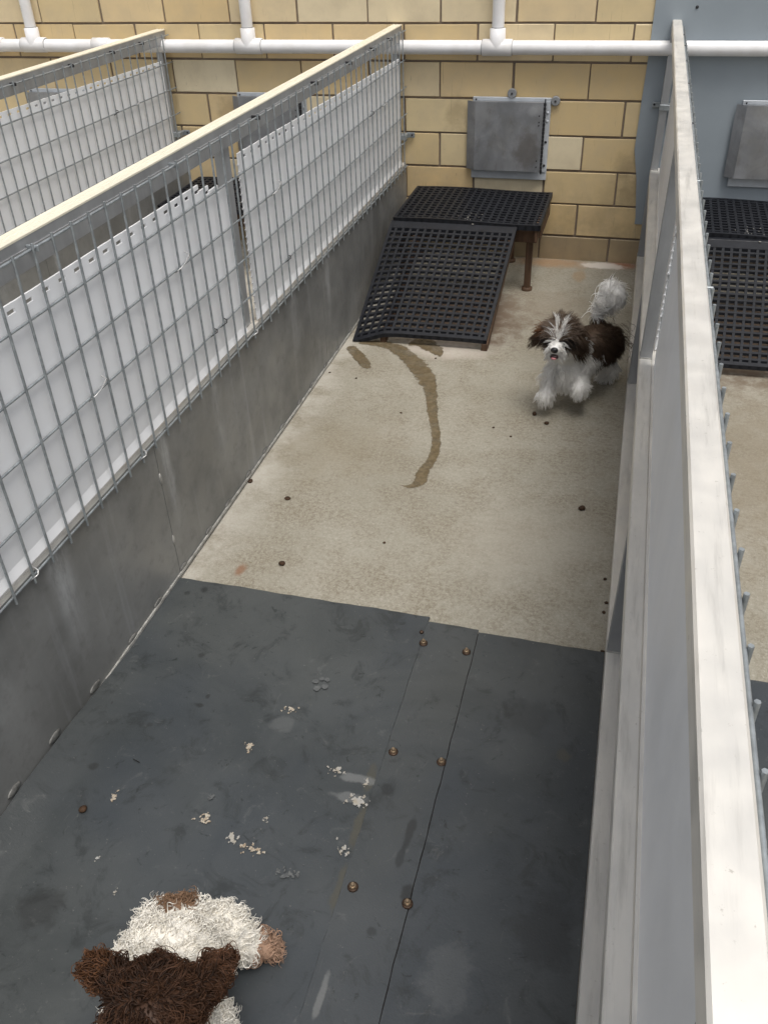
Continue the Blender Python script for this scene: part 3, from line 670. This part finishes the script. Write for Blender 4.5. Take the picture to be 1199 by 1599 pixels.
# ------------------------------------------------------------------ dogs
def body_mesh(name, balls, caps, voxel=0.007, smooth=6):
    b = MB()
    for c, r in balls:
        if isinstance(r, (int, float)): r = (r, r, r)
        b.ell(Vector(c), r, 3)
    for p, q, r0, r1 in caps:
        p, q = Vector(p), Vector(q); n = max(3, int((q - p).length / (min(r0, r1) * 0.4)) + 1)
        for i in range(n + 1):
            t = i / n; rr = r0 + (r1 - r0) * t; b.ell(p.lerp(q, t), (rr, rr, rr), 2)
    me = b.mesh(name); o = bpy.data.objects.new('tmp', me); COL.objects.link(o)
    m = o.modifiers.new('r', 'REMESH'); m.mode = 'VOXEL'; m.voxel_size = voxel; m.use_smooth_shade = True
    m2 = o.modifiers.new('s', 'SMOOTH'); m2.iterations = smooth; m2.factor = 0.5
    dg = bpy.context.evaluated_depsgraph_get(); out = bpy.data.meshes.new_from_object(o.evaluated_get(dg))
    bpy.data.objects.remove(o, do_unlink=True); out.name = name; return out

def mat_fur(name):
    s = NT(name, 0.55, 0, 0.25)
    a = s.n('ShaderNodeAttribute'); a.attribute_name = 'Col'; s.color(a.outputs['Color'])
    tl = s.n('ShaderNodeBsdfTranslucent'); s.l(a.outputs['Color'], tl.inputs['Color'])
    mx = s.n('ShaderNodeMixShader'); mx.inputs[0].default_value = 0.22
    s.l(s.b.outputs[0], mx.inputs[1]); s.l(tl.outputs[0], mx.inputs[2]); s.l(mx.outputs[0], s.out.inputs['Surface'])
    return s.m
M_FUR = mat_fur('dog_fur')

def color_body(me, colf):
    n = len(me.vertices); co = np.empty(n * 3); me.vertices.foreach_get('co', co); co = co.reshape(-1, 3)
    c = np.ones((n, 4)); c[:, :3] = colf(co)
    at_ = me.color_attributes.new('Col', 'FLOAT_COLOR', 'POINT'); at_.data.foreach_set('color', c.ravel())

def sample(me, N):
    me.calc_loop_triangles(); nt_ = len(me.loop_triangles)
    tv = np.empty(nt_ * 3, int); me.loop_triangles.foreach_get('vertices', tv); tv = tv.reshape(-1, 3)
    co = np.empty(len(me.vertices) * 3); me.vertices.foreach_get('co', co); co = co.reshape(-1, 3)
    no = np.empty(len(me.vertices) * 3); me.vertices.foreach_get('normal', no); no = no.reshape(-1, 3)
    A, B, C = co[tv[:, 0]], co[tv[:, 1]], co[tv[:, 2]]
    ar = np.linalg.norm(np.cross(B - A, C - A), axis=1); k = RNG.choice(nt_, N, p=ar / ar.sum())
    u, v = RNG.random(N), RNG.random(N); f = u + v > 1; u[f], v[f] = 1 - u[f], 1 - v[f]
    P = A[k] + (B[k] - A[k]) * u[:, None] + (C[k] - A[k]) * v[:, None]
    Nn = no[tv[k, 0]]; return P, Nn / np.linalg.norm(Nn, axis=1, keepdims=True)
def unit(v): return v / np.maximum(np.linalg.norm(v, axis=1, keepdims=True), 1e-9)

def strands(name, paths, rad, cols, parent, taper=0.85):
    """paths N x K x 3; three-sided tapering strands joined in one mesh"""
    N, K, _ = paths.shape
    T = np.gradient(paths, axis=1); T /= np.maximum(np.linalg.norm(T, axis=2, keepdims=True), 1e-9)
    ref = np.tile(np.array([0.3, 0.5, 0.81]), (N, K, 1)); A = np.cross(T, ref); A /= np.maximum(np.linalg.norm(A, axis=2, keepdims=True), 1e-9); B = np.cross(T, A)
    tt = np.linspace(0, 1, K); rr = rad[:, None] * (1 - taper * tt ** 1.7)[None]
    V = np.stack([paths + (A * math.cos(a) + B * math.sin(a)) * rr[..., None] for a in (0, 2.0944, 4.1888)], 2)   # N K 3 3
    V = V.reshape(-1, 3); base = (np.arange(N)[:, None] * K + np.arange(K - 1)[None]).ravel() * 3
    F = np.concatenate([np.stack([base + a, base + b, base + 3 + b, base + 3 + a], 1) for a, b in ((0, 1), (1, 2), (2, 0))])
    me = bpy.data.meshes.new(name); nf = len(F)
    me.vertices.add(len(V)); me.vertices.foreach_set('co', V.ravel())
    me.loops.add(nf * 4); me.loops.foreach_set('vertex_index', F.ravel().astype(np.int32))
    me.polygons.add(nf); me.polygons.foreach_set('loop_start', np.arange(nf, dtype=np.int32) * 4)
    me.polygons.foreach_set('use_smooth', np.ones(nf, bool)); me.update(calc_edges=True)
    if cols.ndim == 2: cols = np.repeat(cols[:, None], K, 1)
    c = np.ones((N, K, 3, 4)); c[..., :3] = cols[:, :, None]
    at_ = me.color_attributes.new('Col', 'FLOAT_COLOR', 'POINT'); at_.data.foreach_set('color', c.ravel())
    o = link(name, me, M_FUR, parent); o['kind'] = 'stuff'; return o

def grow(P, D0, L, droop, curl=0.0, cfreq=2.0, K=6, clump=None, wob=0.15):
    """strand paths from roots P along D0, bending towards droop direction (N x 3), with curls"""
    N = len(P); t = np.linspace(0, 1, K)
    path = np.empty((N, K, 3)); path[:, 0] = P; d = unit(D0 + RNG.normal(0, wob, D0.shape))
    seg = L / (K - 1)
    for k in range(1, K):
        d = unit(d + droop * (1.6 / (K - 1))); path[:, k] = path[:, k - 1] + d * seg[:, None]
    if curl > 0:
        a = unit(np.cross(d, RNG.normal(size=d.shape))); b = np.cross(d, a); ph = RNG.random(N) * 6.28; sg = np.sign(RNG.random(N) - .5); fr = cfreq * RNG.uniform(.7, 1.3, N)
        for k in range(1, K):
            w_ = curl * L * min(1, t[k] * 2)
            an = ph + sg * fr * 6.28 * t[k]; path[:, k] += (a * (np.cos(an) - np.cos(ph))[:, None] + b * (np.sin(an) - np.sin(ph))[:, None]) * w_[:, None]
    if clump is not None:
        G, amt = clump; g = RNG.choice(N, G, replace=False)
        for i0 in range(0, N, 2000):
            i1 = min(N, i0 + 2000); dd = ((P[i0:i1, None] - P[g][None]) ** 2).sum(2); j = g[dd.argmin(1)]
            offs = path[j] - P[j][:, None]; tgt = P[j][:, None] + offs * (L[i0:i1] / L[j])[:, None, None]
            w_ = (amt * t ** 1.2)[None, :, None]; path[i0:i1] = path[i0:i1] * (1 - w_) + tgt * w_
    return path

# --- running long-haired dog
def shih():
    root = empty('dog', (-0.09, -1.28, 0)); O = np.array((-0.09, -1.28, 0.0))
    tag(root, 'small brown and white long-haired dog bounding past the ramp, white plumed tail up', 'dog')
    def Pt(px, py, y): return Vector(at(px, py, y=y)) - Vector(O)
    H = Pt(875, 527, -1.42)                                     # head centre
    nose = Pt(866, 547, -1.492)
    neck = Pt(893, 545, -1.35); chest = Pt(890, 570, -1.35); mid = Pt(925, 540, -1.26); rump = Pt(943, 535, -1.16)
    fwd = (nose - H); fwd.z *= 0.5; fwd.normalize()
    right = Vector((fwd.y, -fwd.x, 0)).normalized() * -1        # picture right
    if right.x < 0: right = -right
    upv = right.cross(fwd); upv = upv if upv.z > 0 else -upv
    sh1 = Pt(862, 585, -1.39); sh2 = Pt(903, 585, -1.375)
    f1 = Pt(851, 618, -1.43); f2 = Pt(905, 607, -1.415)
    hip = Pt(940, 560, -1.15); k1 = Pt(955, 578, -1.16); ft1 = Pt(938, 590, -1.16)
    balls = [(H, 0.050), (H + upv * 0.012 - fwd * 0.01, 0.047), (nose - fwd * 0.012, (0.020, 0.022, 0.017)), (nose - fwd * 0.012 - upv * 0.022, (0.014, 0.014, 0.010)),
             (chest, (0.062, 0.060, 0.066)), (mid, (0.060, 0.075, 0.062)), (rump, (0.058, 0.06, 0.06))]
    caps = [(H, neck, 0.045, 0.052), (neck, chest, 0.055, 0.06), (chest, mid, 0.06, 0.06), (mid, rump, 0.06, 0.056),
            (H + upv * 0.02 + right * 0.048, H - upv * 0.025 + right * 0.066 - fwd * 0.005, 0.014, 0.012), (H + upv * 0.02 - right * 0.048, H - upv * 0.020 - right * 0.070, 0.014, 0.012),
            (sh1, f1, 0.028, 0.017), (sh2, f2, 0.028, 0.018), (hip, k1, 0.034, 0.024), (k1, ft1, 0.022, 0.016)]
    tb = Pt(930, 492, -1.17); t1 = Pt(938, 470, -1.165); t2 = Pt(952, 455, -1.16)
    caps += [(rump, tb, 0.03, 0.012), (tb, t1, 0.010, 0.008), (t1, t2, 0.008, 0.006)]
    tc = Pt(957, 460, -1.155); balls += [(tc, (0.040, 0.026, 0.038)), (tc + Vector((-0.010, 0, 0.016)), (0.028, 0.022, 0.030)), (t1 + Vector((0.008, 0, 0)), (0.020, 0.016, 0.020)), (f1, (0.024, 0.024, 0.022)), (f2, (0.025, 0.024, 0.023)), (chest + Vector((-0.012, -0.018, -0.012)), (0.056, 0.05, 0.058))]
    me = body_mesh('body', balls, caps, 0.006, 4)
    Hn, fn, rn, un = (np.array(v) for v in (H, fwd, right, upv)); chn = np.array(chest); rmn = np.array(rump); tbn = np.array(tb)
    WH = np.array((0.985, 0.975, 0.95)); BR = np.array((0.085, 0.055, 0.036)); GB = np.array((0.19, 0.140, 0.105)); DK = np.array((0.020, 0.015, 0.013)); RB = np.array((0.16, 0.075, 0.035))
    nose_n = np.array(nose)
    def colf(p):
        c = np.tile(WH, (len(p), 1)); d = p - Hn; r = d @ rn; u = d @ un; f = d @ fn
        back = (p - chn)                                       # brown saddle over the back
        saddle = (p[:, 1] > chn[1] + 0.035) & (p[:, 2] > chn[2] - 0.055) & (f < -0.03)
        saddle |= (p[:, 1] > chn[1] + 0.0) & (p[:, 2] > chn[2] + 0.03) & (f < -0.04)
        c[saddle] = BR
        low = saddle & (p[:, 2] < rmn[2] - 0.045); c[low] = WH * 0.7
        head = (np.linalg.norm(d, axis=1) < 0.092) & (f > -0.05)
        brown = head & (u > -0.022) & ~((f > 0.035) & (np.abs(r) < 0.020) & (u < 0.012))
        brown |= head & (np.abs(r) > 0.036) & (u > -0.055)
        c[brown] = GB
        bz = head & (u > 0.012) & (f > -0.01) & (np.abs(r) < 0.004 + 0.30 * np.maximum(0, u - 0.014)) & ~((np.abs(r) < 0.005) & (u > 0.034)) & (np.abs(r) < 0.017); c[bz] = WH
        band = brown & ~bz & (np.abs(u - 0.004) < 0.012) & (np.abs(r) < 0.045); c[band] = DK * 1.5
        ear = head & (np.abs(r) > 0.050); c[ear] = BR; c[ear & (r < 0) & (u > 0.01)] = RB
        tail = (p[:, 2] > tbn[2] - 0.004) & (p[:, 1] > -1.23 - O[1]) ; c[tail] = WH
        return c
    color_body(me, colf); link('body', me, M_FUR, root)
    # coat
    P, N = sample(me, 16000); C = colf(P); d = P - Hn; head = (np.linalg.norm(d, axis=1) < 0.095) & (d @ fn > -0.05)
    L = np.where(head, 0.024, 0.030) * RNG.uniform(.6, 1.3, len(P))
    muz = np.linalg.norm(P - nose_n, axis=1) < 0.030; L[muz] *= 0.38
    legs = (P[:, 2] < 0.10); L[legs] *= 0.8
    ear = head & (np.abs(d @ rn) > 0.05); L[ear] *= 1.4
    keep = ~((np.linalg.norm(P - nose_n, axis=1) < 0.013))
    droop = np.tile(np.array((0.05, 0.35, -0.75)), (len(P), 1)); 
    rad_out = unit(d - np.outer(d @ fn, fn)); droop[head] = (rad_out * 0.45 + np.array((0, 0, -0.75)) - fn * 0.15)[head]
    droop[legs] = np.array((0, 0.05, -0.5))
    droop = droop - N * np.minimum((droop * N).sum(1), 0)[:, None] * 0.9
    D = N * 0.38 + unit(droop) * 0.8; D[head] = (N * 0.30 + rad_out * 0.55 - fn * 0.1 + np.array((0, 0, -0.25)))[head]
    s_ = keep; vari = RNG.uniform(.72, 1.22, (len(P), 1)); vari[C.sum(1) > 2] = RNG.uniform(.94, 1.01, ((C.sum(1) > 2).sum(), 1))
    pa = grow(P[s_], D[s_], L[s_], droop[s_], 0.05, 0.8, 6, (600, 0.5), 0.14)
    strands('fur', pa, RNG.uniform(.0006, .0011, s_.sum()), (C * vari)[s_], root)
    # white blaze hairs sweeping over the brow
    n = 40; sg = np.where(RNG.random(n) < .5, -1, 1); a = sg * np.abs(RNG.normal(0.011, 0.006, n)); uu = RNG.uniform(0.022, 0.050, n)
    Pb = Hn + rn * a[:, None] + un * uu[:, None] + fn * np.sqrt(np.maximum(1e-5, 0.056 ** 2 - a ** 2 - (uu - 0.006) ** 2))[:, None]
    Db = un * 0.9 + rn * (sg * RNG.uniform(.25, .75, n))[:, None] + fn * RNG.uniform(0, .35, n)[:, None]
    pb = grow(Pb, Db, RNG.uniform(.020, .040, n), rn * (sg * .5)[:, None] - fn * 0.6 + np.array((0, 0, -0.15)), 0.03, 1, 6, (26, 0.35), 0.2)
    strands('fur', pb, RNG.uniform(.0004, .0007, n), np.tile(WH, (n, 1)) * RNG.uniform(.55, .95, (n, 1)), root)
    # moustache and beard
    n = 700; sg = np.where(RNG.random(n) < .5, -1, 1); a = sg * RNG.uniform(0.006, 0.022, n)
    Pm = nose_n - fn * RNG.uniform(0.004, 0.028, n)[:, None] + rn * a[:, None] - un * RNG.uniform(-0.004, 0.030, n)[:, None]
    Dm = rn * (sg * 0.8)[:, None] - un * 0.3 + fn * 0.25
    pm = grow(Pm, Dm, RNG.uniform(.012, .026, n), np.tile(np.array((0, 0, -0.9)), (n, 1)), 0.04, 1, 6, (70, .5), .2)
    strands('fur', pm, RNG.uniform(.0006, .0010, n), np.tile(WH, (n, 1)) * RNG.uniform(.75, 1.02, (n, 1)), root)
    # plumed tail: hair fanning back over itself
    n = 1300; tq = RNG.random(n); A_, B_, C_ = (np.array(v) for v in (tb, t1, t2))
    Pt_ = np.where(tq[:, None] < .5, A_ + (B_ - A_) * tq[:, None] * 2, B_ + (C_ - B_) * (tq[:, None] * 2 - 1)) + RNG.normal(0, .004, (n, 3))
    ang = RNG.normal(0.40, 0.85, n)                             # fan angle, 0 = up
    Dt = np.stack([np.sin(ang), RNG.normal(0, .45, n), np.cos(ang)], 1)
    dr = np.stack([0.55 + 0 * ang, 0.2 + 0 * ang, -0.25 - 0.5 * np.abs(ang)], 1)
    pt_ = grow(Pt_, Dt, RNG.uniform(.045, .080, n), dr, 0.02, .6, 10, (60, 0.70), 0.08)
    strands('tail_plume', pt_, RNG.uniform(.0010, .0017, n), np.tile(WH, (n, 1)) * RNG.uniform(.93, 1.01, (n, 1)), root)
    # dark wisps off the rump
    n = 160; Pw = rmn + RNG.normal(0, .03, (n, 3)) + np.array((.035, 0, .02)); pw = grow(Pw, np.tile(np.array((1, .1, .2)), (n, 1)), RNG.uniform(.03, .06, n), np.tile(np.array((.1, 0, -1.1)), (n, 1)), .08, 1, 7, (20, .6), .4)
    strands('fur', pw, RNG.uniform(.0005, .0009, n), np.tile(BR, (n, 1)), root)
    # face
    Rm = Matrix((( *right,), (*fwd,), (*upv,))).transposed().to_4x4()
    b = MB(); b.ell(nose + fwd * 0.008 + upv * 0.004, (0.0115, 0.008, 0.0092), 3, Rm); b.build('nose', mat_nose, root)
    b = MB(); b.ell(nose - upv * 0.020 + fwd * 0.004, (0.0125, 0.009, 0.0085), 3, Rm); b.build('mouth', mat_mouth, root)
    b = MB(); b.ell(nose - upv * 0.0215 + fwd * 0.009, (0.0085, 0.009, 0.0042), 3, Rm); b.build('tongue', mat_tongue, root)
    for sgn in (-1, 1):
        MB().ell(H + fwd * 0.043 + right * 0.022 * sgn + upv * 0.004, (0.0075, 0.007, 0.0065), 3).build('eye', mat_eye, root)
mat_nose = mat_simple('nose_leather', (0.012, 0.012, 0.013), 0.35, 0, 0.3, 200)
mat_mouth = mat_simple('mouth_dark', (0.03, 0.012, 0.012), 0.4, 0, 0.3, 200)
mat_tongue = mat_simple('tongue_pink', (0.42, 0.16, 0.17), 0.35, 0, 0.2, 200)
mat_eye = mat_simple('eye_dark', (0.008, 0.006, 0.005), 0.1, 0, 0.2, 100)
shih()

# --- curly dog sitting by the gate, seen from above
def curly():
    O = np.array((-0.50, -3.36, 0.0)); root = empty('dog', O)
    tag(root, 'curly white dog with dark brown head and brown rump patch on the rubber mat', 'dog')
    def Pz(px, py, z): return Vector(at(px, py, z=z)) - Vector(O)
    rump = Pz(280, 1472, 0.095); back = Pz(268, 1510, 0.135); sho = Pz(250, 1555, 0.165); head = Pz(243, 1572, 0.305)
    hl = Pz(345, 1462, 0.070); kn = Pz(385, 1474, 0.052); ft = Pz(424, 1480, 0.028)
    hl2 = Pz(225, 1485, 0.07); ft2 = Pz(205, 1530, 0.03)
    chest = Pz(262, 1590, 0.20); fl = Pz(335, 1590, 0.12); fp = Pz(350, 1640, 0.025); fl2 = Pz(190, 1600, 0.12); fp2 = Pz(180, 1650, 0.025)
    muz = Pz(225, 1640, 0.315)
    earR = Pz(340, 1510, 0.295); earL = Pz(152, 1512, 0.300)
    balls = [(rump, (0.072, 0.062, 0.075)), (back, (0.078, 0.068, 0.075)), (sho, (0.066, 0.06, 0.07)), (chest, (0.058, 0.056, 0.07)), (head, (0.055, 0.050, 0.046)), (head + Vector((0, -.015, .004)), (0.052, 0.045, 0.044)),
             (hl, (0.050, 0.048, 0.050))]
    hr = head + Vector((0.044, 0.020, 0.006)); hlft = head + Vector((-0.044, 0.016, 0.006))
    caps = [(rump, back, .066, .068), (back, sho, .066, .062), (sho, head, .052, .040), (hl, kn, .042, .028), (kn, ft, .026, .019), (hl2, ft2, .04, .02), (sho, chest, .06, .06),
            (fl, fp, .026, .02), (fl2, fp2, .026, .02), (chest, fl, .04, .028), (chest, fl2, .04, .028), (head, muz, .04, .026), (hr, earR, .019, .016), (hlft, earL, .018, .015)]
    me = body_mesh('body', balls, caps, 0.007, 4)
    CW = np.array((0.985, 0.955, 0.885)); BR = np.array((0.060, 0.029, 0.016)); RB = np.array((0.115, 0.052, 0.024)); TAN = np.array((0.50, 0.33, 0.235)); PB = np.array((0.28, 0.175, 0.11))
    hn, rn_, fn_, en = (np.array(v) for v in (head, rump, ft, earL)); patch = np.array(Pz(272, 1418, 0.14)); er = np.array(earR)
    shn = np.array(sho)
    def colf(p):
        c = np.tile(CW, (len(p), 1)); d = p - hn
        hd = (p[:, 2] > 0.243) & (np.linalg.norm(d, axis=1) < 0.125); c[hd] = BR
        c[hd & (np.linalg.norm(p - en, axis=1) < 0.04)] = RB; c[hd & (np.linalg.norm(p - er, axis=1) < 0.028)] = BR * 1.5
        e = (p - patch) / np.array((.036, .03, .05)); c[(np.linalg.norm(e, axis=1) < 1) & ~hd] = PB
        c[np.linalg.norm(p - fn_, axis=1) < 0.042] = TAN
        lo = (np.linalg.norm(p - fn_, axis=1) < 0.042) & (p[:, 2] < 0.022); c[lo] = PB * 0.6
        return c
    color_body(me, colf); link('body', me, M_FUR, root)
    P, N = sample(me, 13000); C = colf(P); hd = C.sum(1) < 0.3
    hd &= P[:, 2] > 0.2
    w_ = ~hd
    out = np.tile(np.array((0.0, 0.25, -0.35)), (len(P), 1))
    Lw = RNG.uniform(.012, .024, len(P))
    Tn = unit(out - N * (out * N).sum(1)[:, None] + RNG.normal(0, .25, P.shape)); pw = grow(P[w_], (N * .45 + Tn * .8)[w_], Lw[w_], Tn[w_] * .8 - N[w_] * .25, 0.24, 1.25, 10, (900, 0.70), 0.2)
    vv = RNG.uniform(.78, 1.15, (len(P), 1)); vv[C.sum(1) > 2] = RNG.uniform(.92, 1.01, ((C.sum(1) > 2).sum(), 1))
    strands('fur', pw, RNG.uniform(.0007, .0013, w_.sum()), (C * vv)[w_], root)
    # tight brown ringlets on the head
    P2, N2 = sample(me, 30000); C2 = colf(P2); h2 = (C2.sum(1) < 0.3) & (P2[:, 2] > 0.2); P2, N2, C2 = P2[h2], N2[h2], C2[h2]
    outh = P2 - hn; outh[:, 2] = -np.abs(outh[:, 2]) - 0.02; outh = unit(outh)
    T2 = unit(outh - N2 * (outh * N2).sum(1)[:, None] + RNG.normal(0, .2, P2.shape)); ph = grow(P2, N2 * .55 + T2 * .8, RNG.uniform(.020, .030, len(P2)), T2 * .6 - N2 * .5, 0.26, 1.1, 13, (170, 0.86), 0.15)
    strands('head_curls', ph, RNG.uniform(.0007, .0012, len(P2)), (C2 * RNG.uniform(.5, 1.5, (len(P2), 1)))[:, None, :] * np.linspace(.4, 1.6, 13)[None, :, None], root)  # dark roots, light tips: sheen of the curls put into strand colour
    b = MB(); b.ell(muz + Vector((0, -0.026, 0.008)), (0.012, 0.009, 0.009), 2).build('nose', mat_nose, root)
    for sg in (-1, 1): MB().ell(head + Vector((0.026 * sg, -0.056, 0.012)), (0.008, 0.006, 0.008), 2).build('eye', mat_eye, root)
curly()
